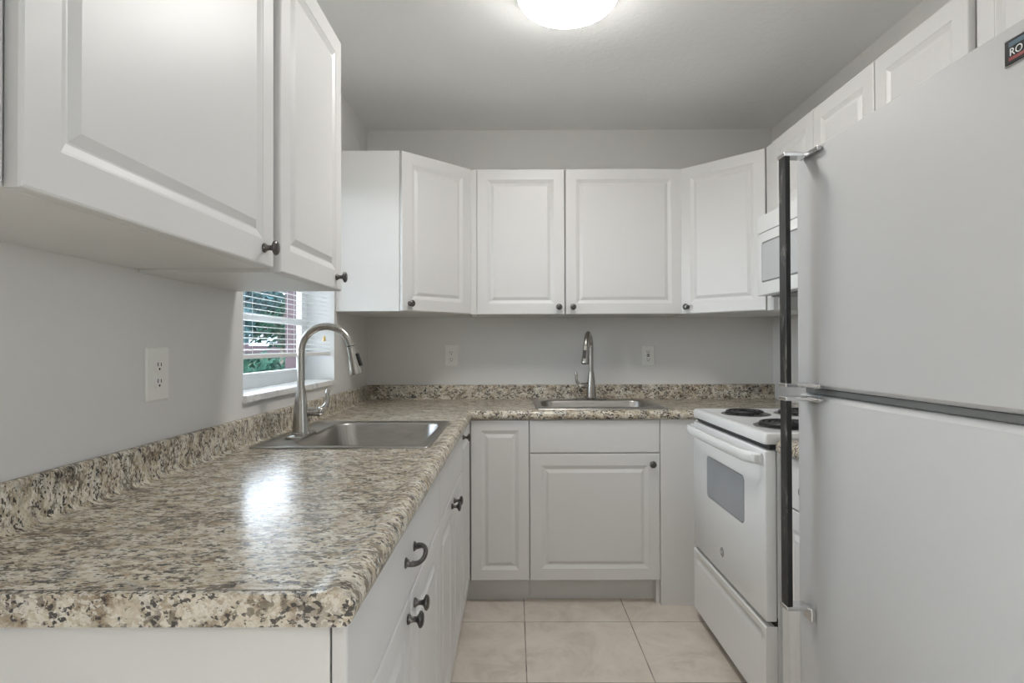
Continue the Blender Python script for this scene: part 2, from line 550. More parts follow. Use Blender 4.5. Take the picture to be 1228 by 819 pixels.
# kitchen window: white frame, awning lites with rails, glass
win = bpy.data.objects.new('window_1', None); COL.objects.link(win); win['kind'] = 'structure'; win.location = (-0.13, WY0, WZ0)
ww, wh = WY1 - WY0, WZ1 - WZ0
bm = NB()
box(bm, -0.028, 0.0, 0.0, 0.045, 0.0, wh, 0.002); box(bm, -0.028, 0.0, ww - 0.045, ww, 0.0, wh, 0.002)
box(bm, -0.028, 0.0, 0.045, ww - 0.045, 0.0, 0.045, 0.002); box(bm, -0.028, 0.0, 0.045, ww - 0.045, wh - 0.045, wh, 0.002)
obj('window_frame', bm, 'vinyl', win)
zr = [0.045, 0.268, 0.55, wh - 0.045]
for z0, z1 in zip(zr, zr[1:]):
    bm = NB()
    y0, y1 = 0.046, ww - 0.046
    box(bm, -0.020, 0.006, y0, y0 + 0.035, z0, z1, 0.002); box(bm, -0.020, 0.006, y1 - 0.035, y1, z0, z1, 0.002)
    box(bm, -0.020, 0.006, y0 + 0.035, y1 - 0.035, z0, z0 + 0.014, 0.002); box(bm, -0.020, 0.006, y0 + 0.035, y1 - 0.035, z1 - 0.014, z1, 0.002)
    sash = obj('sash', bm, 'vinyl', win)
    bm = NB(); box(bm, -0.010, -0.006, y0 + 0.035, y1 - 0.035, z0 + 0.014, z1 - 0.014)
    obj('glass_pane', bm, 'window_glass', sash)
# white reveal lining and marble sill
bm = NB()
box(bm, -0.13, 0.0, WY0 - 0.0, WY0 + 0.004, WZ0, WZ1); box(bm, -0.13, 0.0, WY1 - 0.004, WY1, WZ0, WZ1); box(bm, -0.13, 0, WY0 + 0.004, WY1 - 0.004, WZ1 - 0.004, WZ1)
struct('trim_1', bm, 'vinyl')
bm = NB(); box(bm, -0.13, 0.014, WY0 - 0.002, WY1 - 0.025, WZ0 - 0.02, WZ0 + 0.004, 0.004)
struct('trim_2', bm, 'marble')

# ------------------------------------------------------------------ countertop: postformed L with rolled splash, no-drip nose
def counter_profile(dmax=0.650, splash=0.0215):
    p = [(0.0012, 0.868), (0.0012, 0.9895), (0.008, 0.991), (splash - 0.006, 0.9905), (splash - 0.002, 0.988), (splash, 0.983), (splash, 0.921), (splash + 0.003, 0.913), (splash + 0.010, 0.9085), (splash + 0.02, 0.908),
         (dmax - 0.060, 0.908), (dmax - 0.050, 0.9088), (dmax - 0.040, 0.9108), (dmax - 0.030, 0.9118), (dmax - 0.020, 0.9112), (dmax - 0.011, 0.9082), (dmax - 0.004, 0.902), (dmax, 0.893), (dmax, 0.882), (dmax - 0.003, 0.874), (dmax - 0.009, 0.869), (dmax - 0.016, 0.868)]
    return p
prof = counter_profile()
bm = NB()
loft(bm, [[Vector((d, -2.660, z)) for d, z in prof], [Vector((d, -d, z)) for d, z in prof], [Vector((W - 0.0012, -d, z)) for d, z in prof]])
ctop = obj('countertop', bm, 'granite_laminate', None, 35)
tag(ctop, 'L-shaped speckled beige granite-look countertop with rolled backsplash around both sinks', 'countertop')
def cut(o, x0, x1, y0, y1, z0, z1):
    bm = NB(); box(bm, x0, x1, y0, y1, z0, z1)
    c = obj('cutter', bm, 'slot_black')
    md = o.modifiers.new('cut', 'BOOLEAN'); md.operation = 'DIFFERENCE'; md.object = c; md.solver = 'EXACT'
    dg = bpy.context.evaluated_depsgraph_get(); dg.update()
    me = bpy.data.meshes.new_from_object(o.evaluated_get(dg))
    o.modifiers.clear(); o.data = me
    bpy.data.objects.remove(c)
SL = dict(x0=0.052, x1=0.592, y0=-1.645, y1=-1.028)          # sink in the left run
SBk = dict(x0=0.950, x1=1.585, y0=-0.585, y1=-0.052)          # sink in the back run
cut(ctop, SL['x0'] + 0.02, SL['x1'] - 0.02, SL['y0'] + 0.02, SL['y1'] - 0.02, 0.8, 0.95)
cut(ctop, SBk['x0'] + 0.02, SBk['x1'] - 0.02, SBk['y0'] + 0.02, SBk['y1'] - 0.02, 0.8, 0.95)
ctop.data.materials.clear(); ctop.data.materials.append(MATS['granite_laminate'])
# flat end cap strip on the near end
bm = NB()
loft(bm, [[Vector((d, -2.6605, z)) for d, z in prof], [Vector((d, -2.6735, z)) for d, z in prof]])
cap = obj('end_cap', bm, 'granite_end', ctop, 35)
# dark glue line on the arris between end cap and top
bm = NB(); box(bm, 0.02, 0.632, -2.6612, -2.6602, 0.9055, 0.9087); obj('glue_line', bm, 'gasket', ctop)

# small countertop between range and refrigerator
bm = NB()
loft(bm, [[Vector((W - d, -1.513, z)) for d, z in counter_profile(0.655)], [Vector((W - d, -1.890, z)) for d, z in counter_profile(0.655)]])
tag(obj('countertop', bm, 'granite_laminate', None, 35), 'short piece of granite-look countertop squeezed between range and refrigerator', 'countertop')

# ------------------------------------------------------------------ base cabinets, left run (front faces +X)
FX = 0.618                                   # carcass front
def left_base(name, label, ya, yb):
    return thing(name, label, 'cabinet', (FX, (ya + yb) / 2, 0.0), RL), yb - ya
t, w_ = left_base('base_cabinet', 'white base cabinet with one drawer over two doors at near counter end', -2.655, -1.746)
base_carcass(t, w_, FX - 0.002, left='floor')
a = w_ / 2
bm = NB(); slab_mesh(bm, -a, a - 0.0015, 0.716, 0.866); dr = obj('drawer_front', bm, 'white_foil', t)
pull(-0.012, 0.795, dr)
for x0, x1, kx in ((-a, -0.0015, -0.038), (0.0015, a - 0.0015, 0.038)):
    d = add_door(t, x0, x1, 0.116, 0.712); knob(kx, 0.677, d)
toe(t, -a + 0.016, a)
t, w_ = left_base('sink_base_cabinet', 'white base cabinet with plain false front over two doors under left sink', -1.7445, -1.0455)
base_carcass(t, w_, FX - 0.002)
a = w_ / 2
bm = NB(); slab_mesh(bm, -a + 0.0015, a - 0.0015, 0.716, 0.866); obj('false_front', bm, 'white_foil', t)
for x0, x1, kx in ((-a + 0.0015, -0.0015, -0.036), (0.0015, a - 0.0015, 0.036)):
    d = add_door(t, x0, x1, 0.116, 0.712); knob(kx, 0.679, d)
toe(t, -a, a)

# corner base cabinet (two hinged leaves in the inside corner)
BY = -0.613                                  # carcass front of the back run
t = thing('corner_base_cabinet', 'white corner base cabinet with two full-height leaves meeting in inside corner', 'cabinet', (0.0, 0.0, 0.0))
bm = NB()
box(bm, 0.002, FX, -1.044, -1.028, 0.114, 0.868); box(bm, 0.899, 0.915, BY, -0.002, 0.114, 0.868)
box(bm, 0.002, FX, -1.028, BY, 0.114, 0.130); box(bm, 0.002, 0.899, BY, -0.002, 0.114, 0.130)
box(bm, 0.002, 0.010, -1.028, -0.002, 0.130, 0.868); box(bm, 0.010, 0.899, -0.010, -0.002, 0.130, 0.868)
box(bm, FX - 0.016, FX, -1.028, BY, 0.80, 0.868); box(bm, FX, 0.899, BY, BY + 0.016, 0.80, 0.868)
obj('carcass', bm, 'white_board', t)
ML = Matrix.Translation((FX, 0, 0)) @ Matrix.Rotation(RL, 4, 'Z')      # local x -> world y
d = add_door(t, -1.0425, -0.637, 0.116, 0.866, M=ML, frame=0.05); knob(-1.003, 0.842, d, M=ML)
add_door(t, 0.640, 0.9145, 0.116, 0.866, y=BY, frame=0.05)
bm = NB(); box(bm, 0.548, 0.563, -1.044, -0.563, 0.0, 0.114); box(bm, 0.563, 0.915, -0.563, -0.548, 0.0, 0.114)
obj('toe_kick', bm, 'toe_board', t)

# sink base in the back run
x0, x1 = 0.9165, 1.5275
t = thing('sink_base_cabinet', 'white base cabinet with plain false front over one wide door under back sink', 'cabinet', ((x0 + x1) / 2, BY, 0.0))
w_ = x1 - x0; a = w_ / 2
base_carcass(t, w_, -BY - 0.002, right='floor')
bm = NB(); slab_mesh(bm, -a + 0.001, a - 0.001, 0.711, 0.866); obj('false_front', bm, 'white_foil', t)
d = add_door(t, -a + 0.001, a - 0.001, 0.116, 0.7075); knob(a - 0.038, 0.660, d)
toe(t, -a, a - 0.017)

# filler between sink base and range, with a return along the range side
bm = NB()
box(bm, 1.5285, 1.708, -0.632, -0.614, 0.0, 0.8675, 0.001, 1); box(bm, 1.690, 1.708, -0.730, -0.6325, 0.0, 0.8675, 0.001, 1)
tag(obj('cabinet_filler', bm, 'white_foil'), 'plain white floor-length filler panel between back sink cabinet and range', 'panel')

# narrow base cabinet between range and refrigerator (front faces -X)
t = thing('base_cabinet', 'narrow white base cabinet squeezed between range and refrigerator', 'cabinet', (1.712, -1.705, 0.0), RR)
base_carcass(t, 0.376, W - 1.712 - 0.002)
bm = NB(); slab_mesh(bm, -0.187, 0.187, 0.716, 0.866); dr = obj('drawer_front', bm, 'white_foil', t); knob(0.0, 0.79, dr)
d = add_door(t, -0.187, 0.187, 0.116, 0.712); knob(0.15, 0.677, d)
toe(t, -0.188, 0.188)

# ------------------------------------------------------------------ wall cabinets
UZ, UH = 1.3776, 0.760
# left run
def left_upper(label, xf, ya, yb, z, h, knobs=True):
    w_ = yb - ya; a = w_ / 2
    return upper(label, (xf - 0.019, (ya + yb) / 2, z), RL, w_, xf - 0.019 - 0.0015, h, [(-a + 0.0015, a - 0.0015, a - 0.055 if knobs else None)])
left_upper('white wall cabinet cut by left photo edge beside widest door', 0.298, -3.22, -2.7635, 1.3865, 0.76)
left_upper('wide white wall cabinet nearest the camera above counter end', 0.312, -2.761, -2.084, 1.3865, 0.76)
left_upper('white single-door wall cabinet hanging just before window', 0.322, -2.074, -1.604, 1.380, 0.758)

# diagonal corner cabinets
def diag(label, pts, A, B, z, h, knob_left):
    t = thing('corner_wall_cabinet', label, 'cabinet', (pts[0][0], pts[0][1], z))
    ox, oy = pts[0]
    bm = NB(); prism(bm, [(x - ox, y - oy) for x, y in pts], 0, h)
    obj('carcass', bm, 'white_board', t)
    A = Vector((A[0] - ox, A[1] - oy, 0)); B = Vector((B[0] - ox, B[1] - oy, 0))
    L = (B - A).length
    M = Matrix.Translation(A) @ Matrix.Rotation(math.atan2(B.y - A.y, B.x - A.x), 4, 'Z')
    d = add_door(t, 0.005, L - 0.004, 0.002, h - 0.002, y=-0.0032, M=M)
    knob(0.045 if knob_left else L - 0.045, 0.037, d, M=M, y=-0.0222)
    return t
e = 0.0015
diag('white diagonal corner wall cabinet between window and back wall', [(e, -e), (0.609, -e), (0.609, -0.300), (0.300, -0.609), (e, -0.609)], (0.300, -0.609), (0.609, -0.300), 1.379, 0.762, True)
diag('white diagonal corner wall cabinet beside the microwave', [(W - e, -e), (W - e, -0.630), (2.040, -0.630), (1.731, -0.300), (1.731, -e)], (1.731, -0.300), (2.040, -0.630), UZ - 0.003, 0.762, True)
# back wall pair
x0, x1 = 0.611, 1.1135
t = upper('narrower white wall cabinet on back wall left of faucet', ((x0 + x1) / 2, -0.300, UZ), 0.0, x1 - x0, 0.2985, UH, [((x1 - x0) / 2 - 0.4615, (x1 - x0) / 2 - 0.0025, (x1 - x0) / 2 - 0.034)])
bm = NB(); box(bm, -(x1 - x0) / 2, (x1 - x0) / 2 - 0.463, -0.014, 0.0005, 0.0, UH, 0.001, 1); obj('filler_strip', bm, 'white_foil', t)
bm = NB(); box(bm, -(x1 - x0) / 2 + 0.012, -(x1 - x0) / 2 + 0.042, 0.01, 0.05, -0.012, -0.0002, 0.002); obj('bracket', bm, 'toe_board', t)
x0, x1 = 1.1145, 1.7295
a = (x1 - x0) / 2
upper('wider white wall cabinet on back wall above back sink faucet', ((x0 + x1) / 2, -0.300, UZ), 0.0, x1 - x0, 0.2985, UH, [(-a + 0.0025, a - 0.006, -a + 0.038)])
# right run above the microwave and refrigerator
XC = 2.039
def right_upper(label, ya, yb, z, ztop, doors, xc=XC):
    """ya nearer the back wall (larger y)"""
    w_ = ya - yb; a = w_ / 2
    return upper(label, (xc, (ya + yb) / 2, z), RR, w_, W - xc - 0.0015, ztop - z, [(-a + f0 * w_ + 0.0018, -a + f1 * w_ - 0.0018, None if k is None else -a + k) for f0, f1, k in doors])
ZT = 2.137
right_upper('short white two-door wall cabinet directly above the microwave', -0.714, -1.479, 1.790, ZT, [(0, 0.49, 0.335), (0.49, 1, 0.415)])
right_upper('short white single-door wall cabinet between microwave cabinet and refrigerator', -1.4805, -1.880, 1.790, ZT, [(0, 1, 0.04)])
right_upper('short white set-back wall cabinet right above the refrigerator', -1.8820, -2.70, 1.790, ZT, [(0, 0.5, 0.36), (0.5, 1, 0.46)], XC + 0.016)
bm = NB(); box(bm, 2.027, 2.046, -0.7125, -0.6445, UZ - 0.004, ZT, 0.001, 1); box(bm, 2.046, 2.060, -0.738, -0.7125, UZ - 0.004, 1.430); 
tag(obj('filler_strip', bm, 'white_foil'), 'tall thin white filler strip between diagonal cabinet and microwave', 'panel')

# ------------------------------------------------------------------ sinks
def sink(label, o, bowl, loc, deck_label=None):
    cx, cy = (o['x0'] + o['x1']) / 2, (o['y0'] + o['y1']) / 2
    t = thing('kitchen_sink', label, 'sink', (cx, cy, 0.9085))
    ow, od = o['x1'] - o['x0'], o['y1'] - o['y0']
    bx, by, bw, bd = bowl[0] - cx, bowl[1] - cy, bowl[2], bowl[3]
    bm = NB()
    rings = []
    def R_(c, w2, d2, r, z):
        rings.append([Vector((x, y, z)) for x, y in rrect(c[0], c[1], w2, d2, r, 7)])
    R_((0, 0), ow - 0.010, od - 0.010, 0.012, 0.0002)
    R_((0, 0), ow, od, 0.014, 0.0006)
    R_((0, 0), ow - 0.002, od - 0.002, 0.014, 0.0028)
    R_((0, 0), ow - 0.010, od - 0.010, 0.013, 0.0048)
    R_((0, 0), ow - 0.022, od - 0.022, 0.012, 0.0045)
    R_((0, 0), ow - 0.030, od - 0.030, 0.012, 0.0028)
    R_((bx, by), bw + 0.016, bd + 0.016, 0.078, 0.0026)
    R_((bx, by), bw + 0.006, bd + 0.006, 0.074, 0.0015)
    R_((bx, by), bw, bd, 0.072, -0.004)
    R_((bx, by), bw - 0.018, bd - 0.018, 0.068, -0.12)
    R_((bx, by), bw - 0.034, bd - 0.034, 0.064, -0.150)
    R_((bx, by), bw - 0.085, bd - 0.085, 0.045, -0.168)
    R_((bx, by), 0.16, 0.14, 0.045, -0.172)
    R_((bx, by), 0.10, 0.10, 0.0495, -0.174)
    loft(bm, rings, False, True)
    obj('basin', bm, 'brushed_steel', t, 50)
    bm = NB()
    lathe(bm, [(0.046, 0.0), (0.046, 0.002), (0.040, 0.003), (0.036, -0.0005), (0.012, -0.0008), (0.009, 0.004), (0.003, 0.005)], Matrix.Translation((bx, by, -0.1735)), 24)
    obj('drain_strainer', bm, 'chrome', t, 40)
    return t
sink('stainless drop-in sink in the left counter under the window', SL, (0.358, -1.335, 0.400, 0.525), 0)
sink('stainless drop-in sink in the back counter', SBk, (1.268, -0.310, 0.560, 0.345), 1)

# ------------------------------------------------------------------ faucets (local: spout towards +X)
def faucet(label, loc, rot, plate_rot, handle_ang):
    t = thing('kitchen_faucet', label, 'faucet', loc, rot)
    bm = NB()
    Mp = Matrix.Rotation(plate_rot, 4, 'Z')
    rr = lambda w2, d2, r, z: [Mp @ Vector((x, y, z)) for x, y in rrect(0, 0, w2, d2, r, 7)]
    loft(bm, [rr(0.058, 0.17, 0.028, 0.0), rr(0.060, 0.172, 0.029, 0.001), rr(0.060, 0.172, 0.029, 0.0055), rr(0.052, 0.164, 0.025, 0.0085)])
    obj('deck_plate', bm, 'faucet_steel', t, 40)
    bm = NB()
    lathe(bm, [(0.0310, 0.0075), (0.0310, 0.011), (0.0285, 0.013), (0.0280, 0.02), (0.0255, 0.06), (0.0215, 0.105), (0.0170, 0.140), (0.0140, 0.157), (0.0140, 0.160)], n=32)
    obj('body', bm, 'faucet_steel', t, 35)
    bm = NB()
    pts = [(0, 0, 0.158), (0, 0, 0.20), (0, 0, 0.24), (0, 0, 0.284)]
    cxn, r = 0.085, 0.085
    for k in range(1, 25):
        a = PI - (PI - math.radians(12)) * k / 24
        pts.append((cxn + r * math.cos(a), 0, 0.284 + r * math.sin(a)))
    tube(bm, pts, 0.0122, 20)
    obj('neck', bm, 'faucet_steel', t, 40)
    p = Vector(pts[-1]); dr = Vector((math.sin(math.radians(12)), 0, -math.cos(math.radians(12))))
    Mh = Matrix.Translation(p) @ Vector((0, 0, 1)).rotation_difference(dr).to_matrix().to_4x4()
    bm = NB()
    lathe(bm, [(0.0118, 0.0005), (0.0118, 0.004), (0.0136, 0.005), (0.0140, 0.02), (0.0165, 0.05), (0.0208, 0.080), (0.0222, 0.092), (0.0215, 0.097), (0.0195, 0.0985), (0.0190, 0.094)], Mh, 28)
    hd = obj('spray_head', bm, 'faucet_steel', t, 35)
    bm = NB(); lathe(bm, [(0.0124, -0.0015), (0.0124, 0.0012)], Mh, 24); obj('ring', bm, 'dark_plastic', hd, 40)
    bm = NB(); box(bm, -0.0075, 0.0075, -0.003, 0.003, 0.030, 0.074, 0.0025, 2, Mh @ Matrix.Translation((0.0, 0, 0)) @ Matrix.Rotation(math.radians(-7), 4, 'Y') @ Matrix.Translation((-0.0150, 0, 0)) @ Matrix.Rotation(PI / 2, 4, 'Z'))
    obj('spray_button', bm, 'dark_plastic', hd)
    u = Vector((math.cos(handle_ang), math.sin(handle_ang), 0))
    Ms = Matrix.Translation((0, 0, 0.080)) @ Vector((0, 0, 1)).rotation_difference(u).to_matrix().to_4x4()
    bm = NB()
    lathe(bm, [(0.0150, 0.018), (0.0160, 0.022), (0.0160, 0.054), (0.0146, 0.0555), (0.0146, 0.058), (0.0160, 0.0595), (0.0155, 0.067), (0.0110, 0.0735), (0.004, 0.076)], Ms, 24)
    hh = obj('handle', bm, 'faucet_steel', t, 40)
    bm = NB()
    pts = [u * 0.060 + Vector((0, 0, 0.084)), u * 0.074 + Vector((0, 0, 0.090)), u * 0.083 + Vector((0, 0, 0.103)), u * 0.086 + Vector((0, 0, 0.122)), u * 0.085 + Vector((0, 0, 0.138)), u * 0.088 + Vector((0, 0, 0.152)), u * 0.090 + Vector((0, 0, 0.157))]
    tube(bm, pts, [0.009, 0.0095, 0.0085, 0.0075, 0.0078, 0.0070, 0.003], 14)
    obj('lever', bm, 'faucet_steel', hh, 50)
    return t
faucet('brushed nickel gooseneck faucet standing at the left sink by the window', (0.125, -1.404, 0.9112), 0.0, 0.0, math.radians(20))
br_ = math.atan2(-0.17, -0.052)
faucet('brushed nickel gooseneck faucet standing at the back sink', (1.276, -0.097, 0.9112), br_, -br_ + PI / 2, PI + 0.18 - br_)

# ------------------------------------------------------------------ outlets (local: faces -Y)
def outlet(label, loc, rot, w2, h2, gfci=False):
    t = thing('wall_outlet', label, 'outlet', loc, rot)
    bm = NB()
    rr = lambda ww_, hh_, r, y: [Vector((x, y, z)) for x, z in rrect(0, 0, ww_, hh_, r, 3)]
    loft(bm, [rr(w2, h2, 0.004, -0.0004), rr(w2, h2, 0.004, -0.003), rr(w2 - 0.006, h2 - 0.006, 0.004, -0.006)])
    obj('cover_plate', bm, 'white_plastic', t, 30)
    if gfci:
        bm = NB(); loft(bm, [rr(0.034, 0.068, 0.002, -0.0055), rr(0.034, 0.068, 0.002, -0.0078), rr(0.032, 0.066, 0.002, -0.0085)])
        rc = obj('receptacle', bm, 'white_plastic', t, 30)
        for zc in (0.021, -0.021):
            bm = NB()
            box(bm, -0.0075, -0.0055, -0.0090, -0.0080, zc - 0.002, zc + 0.006); box(bm, 0.0055, 0.0075, -0.0090, -0.0080, zc - 0.002, zc + 0.005)
            lathe(bm, [(0.0028, 0.0), (0.0028, 0.001)], Matrix.Translation((0, -0.008, zc - 0.008)) @ RX90, 10)
            obj('slots', bm, 'slot_black', rc)
        for zc, mt in ((0.0042, 'slot_black'), (-0.0042, 'badge_grey')):
            bm = NB(); box(bm, -0.008, 0.008, -0.0100, -0.0080, zc - 0.003, zc + 0.003, 0.0006); obj('test_button', bm, mt, rc)
    else:
        for zc in (0.0195, -0.0195):
            bm = NB()
            ring = []
            for k in range(28):
                a = 2 * PI * k / 28
                ring.append((0.0172 * math.cos(a), max(-0.0142, min(0.0142, 0.0172 * math.sin(a)))))
            loft(bm, [[Vector((x, y, zc + z)) for x, z in ring] for y in (-0.0055, -0.0080)] + [[Vector((x * 0.93, -0.0086, zc + z * 0.93)) for x, z in ring]])
            rc = obj('receptacle', bm, 'white_plastic', t, 30)
            bm = NB()
            box(bm, -0.0075, -0.0053, -0.0092, -0.0082, zc - 0.001, zc + 0.008); box(bm, 0.0053, 0.0073, -0.0092, -0.0082, zc - 0.001, zc + 0.007)
            lathe(bm, [(0.0028, 0.0), (0.0028, 0.001)], Matrix.Translation((0, -0.0082, zc - 0.0075)) @ RX90, 10)
            obj('slots', bm, 'slot_black', rc)
        bm = NB(); lathe(bm, [(0.003, 0.0), (0.003, 0.001), (0.0015, 0.0016)], Matrix.Translation((0, -0.0058, 0)) @ RX90, 12); obj('screw', bm, 'white_plastic', t)
    return t
outlet('oversized white double outlet on the left wall before the window', (0.0, -2.006, 1.148), RL, 0.088, 0.126)
outlet('white double outlet on the back wall left of the faucet', (0.485, 0.0, 1.156), 0.0, 0.080, 0.122)
outlet('white safety outlet with test buttons on the back wall right of the faucet', (1.615, 0.0, 1.155), 0.0, 0.074, 0.114, True)

# ------------------------------------------------------------------ range (local: front faces -Y, X runs towards camera)
t = thing('electric_range', 'white freestanding electric coil range against the right wall', 'range', (1.650, -1.121, 0.0), RR)
rw = 0.757; a = rw / 2; RD = W - 1.650 - 0.004
bm = NB()
box(bm, -a, a, 0.040, RD, 0.035, 0.892, 0.002, 1)
for x in (-a + 0.05, a - 0.05):
    for y in (0.09, RD - 0.06):
        lathe(bm, [(0.018, 0.0), (0.018, 0.036)], Matrix.Translation((x, y, 0)), 12)
obj('body', bm, 'enamel', t)
bm = NB(); box(bm, -a + 0.006, a - 0.006, 0.018, 0.041, 0.876, 0.894); obj('vent_trim', bm, 'dark_plastic', t)
bm = NB()
rr = lambda w2, d2, r, z, cy=RD / 2: [Vector((x, y, z)) for x, y in rrect(0, cy, w2, d2, r, 4)]
loft(bm, [rr(rw, RD, 0.012, 0.8935), rr(rw + 0.002, RD + 0.002, 0.012, 0.900), rr(rw + 0.002, RD + 0.002, 0.012, 0.920), rr(rw - 0.004, RD - 0.004, 0.012, 0.9275), rr(rw - 0.016, RD - 0.016, 0.012, 0.930), rr(rw - 0.05, RD - 0.05, 0.02, 0.9295), rr(rw - 0.075, RD - 0.075, 0.02, 0.9260)])
obj('cooktop', bm, 'enamel', t, 35)
def burner(x, y, r):
    bm = NB()
    lathe(bm, [(r + 0.016, 0.0), (r + 0.018, 0.002), (r + 0.012, 0.0045), (r + 0.006, 0.003), (r * 0.7, 0.0005), (r * 0.2, 0.0004)], Matrix.Translation((x, y, 0.9258)), 36)
    pan = obj('drip_pan', bm, 'pan_metal', t, 40)
    bm = NB()
    pts = []
    turns = 4 if r > 0.085 else 3
    N = turns * 30
    for k in range(N + 1):
        ang = 2 * PI * turns * k / N
        rr_ = 0.022 + (r - 0.022) * k / N
        pts.append((x + rr_ * math.cos(ang), y + rr_ * math.sin(ang), 0.9375))
    tube(bm, pts, 0.0052, 8)
    for k in range(3):
        ang = 2 * PI * k / 3 + 0.4
        tube(bm, [(x + 0.01 * math.cos(ang), y + 0.01 * math.sin(ang), 0.9318), (x + (r + 0.004) * math.cos(ang), y + (r + 0.004) * math.sin(ang), 0.9318)], 0.0022, 6)
    obj('coil', bm, 'black_enamel', pan, 60)
burner(-0.185, 0.160, 0.080)      # far front
burner(0.185, 0.165, 0.098)       # near front
burner(-0.185, 0.400, 0.098)      # far rear
burner(0.185, 0.405, 0.080)       # near rear
# backguard with dials
bm = NB(); box(bm, -a, a, RD - 0.075, RD, 0.9275, 1.080, 0.008, 3); bgd = obj('backguard', bm, 'enamel', t)
for k in range(5):
    bm = NB(); lathe(bm, [(0.022, 0.0), (0.022, 0.004), (0.017, 0.006), (0.015, 0.022), (0.010, 0.024)], Matrix.Translation((-0.29 + 0.145 * k, RD - 0.075, 1.01)) @ RX90, 18); obj('dial', bm, 'enamel', bgd, 40)
# oven door
bm = NB(); box(bm, -a, a, 0.0, 0.038, 0.325, 0.873, 0.006, 3); od_ = obj('oven_door', bm, 'enamel', t, 40)
wx0, wx1, wz0, wz1 = -0.190, 0.202, 0.588, 0.752
bm = NB()
rr2 = lambda ins, y, r: [Vector((x, y, z)) for x, z in rrect((wx0 + wx1) / 2, (wz0 + wz1) / 2, wx1 - wx0 - ins, wz1 - wz0 - ins, r, 5)]
loft(bm, [rr2(0, -0.0002, 0.018), rr2(0.002, -0.0012, 0.017), rr2(0.006, -0.0012, 0.016)])
obj('window', bm, 'oven_glass', od_, 30)
bm = NB(); loft(bm, [rr2(-0.006, 0.0002, 0.021), rr2(-0.006, -0.0008, 0.021)]); obj('window_border', bm, 'badge_grey', od_)
# bowed white bar handle
bm = NB()
rings = []
for k in range(29):
    s = k / 28
    x = -a + 0.008 + (rw - 0.018) * s
    bow = min(1.0, min(s, 1 - s) / 0.10)
    bow = math.sin(bow * PI / 2)
    yo = -0.004 - 0.034 * bow - 0.006 * math.sin(PI * s)
    th_ = 0.010 + 0.008 * bow
    rings.append([Vector((x, yo + th_ * math.cos(2 * PI * q / 14) * 0.6 - 0.002, 0.846 + 0.019 * math.sin(2 * PI * q / 14))) for q in range(14)])
loft(bm, rings)
for x in (-a + 0.022, a - 0.026):
    box(bm, x - 0.014, x + 0.014, -0.030, 0.001, 0.832, 0.860, 0.003)
obj('handle', bm, 'enamel', od_, 50)
# round maker's emblem
bm = NB()
EX, EZ = -0.020, 0.411
lathe(bm, [(0.0185, -0.0002), (0.0185, 0.0015), (0.0165, 0.0022)], Matrix.Translation((EX, 0, EZ)) @ RX90, 28)
em = obj('emblem', bm, 'badge_grey', od_, 30)
bm = NB()
tube(bm, [(EX + 0.0155 * math.cos(2 * PI * k / 28), -0.0026, EZ + 0.0155 * math.sin(2 * PI * k / 28)) for k in range(29)], 0.0009, 6)
def text_mesh(bm, s, size, M, depth=0.0005):
    c = bpy.data.curves.new('lettering', 'FONT'); c.body = s; c.size = size; c.extrude = depth
    to = bpy.data.objects.new('lettering', c); COL.objects.link(to)
    dg = bpy.context.evaluated_depsgraph_get(); dg.update()
    me = bpy.data.meshes.new_from_object(to.evaluated_get(dg)); me.transform(M)
    bm.from_mesh(me)
    bpy.data.objects.remove(to)
    return me
text_mesh(bm, 'GE', 0.0165, Matrix.Translation((EX - 0.0115, -0.0024, EZ - 0.0058)) @ RX90)
obj('lettering', bm, 'badge_white', em)
bm = NB(); box(bm, -a + 0.003, a - 0.003, 0.030, 0.0398, 0.295, 0.335); obj('gap_shade', bm, 'slot_black', t)  # black strip standing in for the shade between oven door and drawer
# storage drawer with a pressed ledge along its top
bm = NB()
rings = []
dz0, dz1 = 0.040, 0.310
pr = [(0.0375, dz0), (0.004, dz0), (0.0, dz0 + 0.005), (0.0, dz1 - 0.060), (0.002, dz1 - 0.055), (0.009, dz1 - 0.047), (0.009, dz1 - 0.036), (0.002, dz1 - 0.026), (0.0, dz1 - 0.020), (0.0, dz1 - 0.005), (0.004, dz1), (0.0375, dz1)]
def drawer_ring(x, f):
    return [Vector((x, y if not (0 < i < 11) else (y if f else min(y, 0.004 if i in (1, 10) else 0.0)), z)) for i, (y, z) in enumerate(pr)]
loft(bm, [drawer_ring(-a, 0), drawer_ring(-a + 0.03, 0), drawer_ring(-a + 0.05, 1), drawer_ring(a - 0.05, 1), drawer_ring(a - 0.03, 0), drawer_ring(a, 0)])
obj('storage_drawer', bm, 'enamel', t, 35)
bm = NB(); box(bm, -a + 0.02, a - 0.02, 0.05, 0.07, 0.0, 0.034); obj('kick_plate', bm, 'dark_plastic', t)

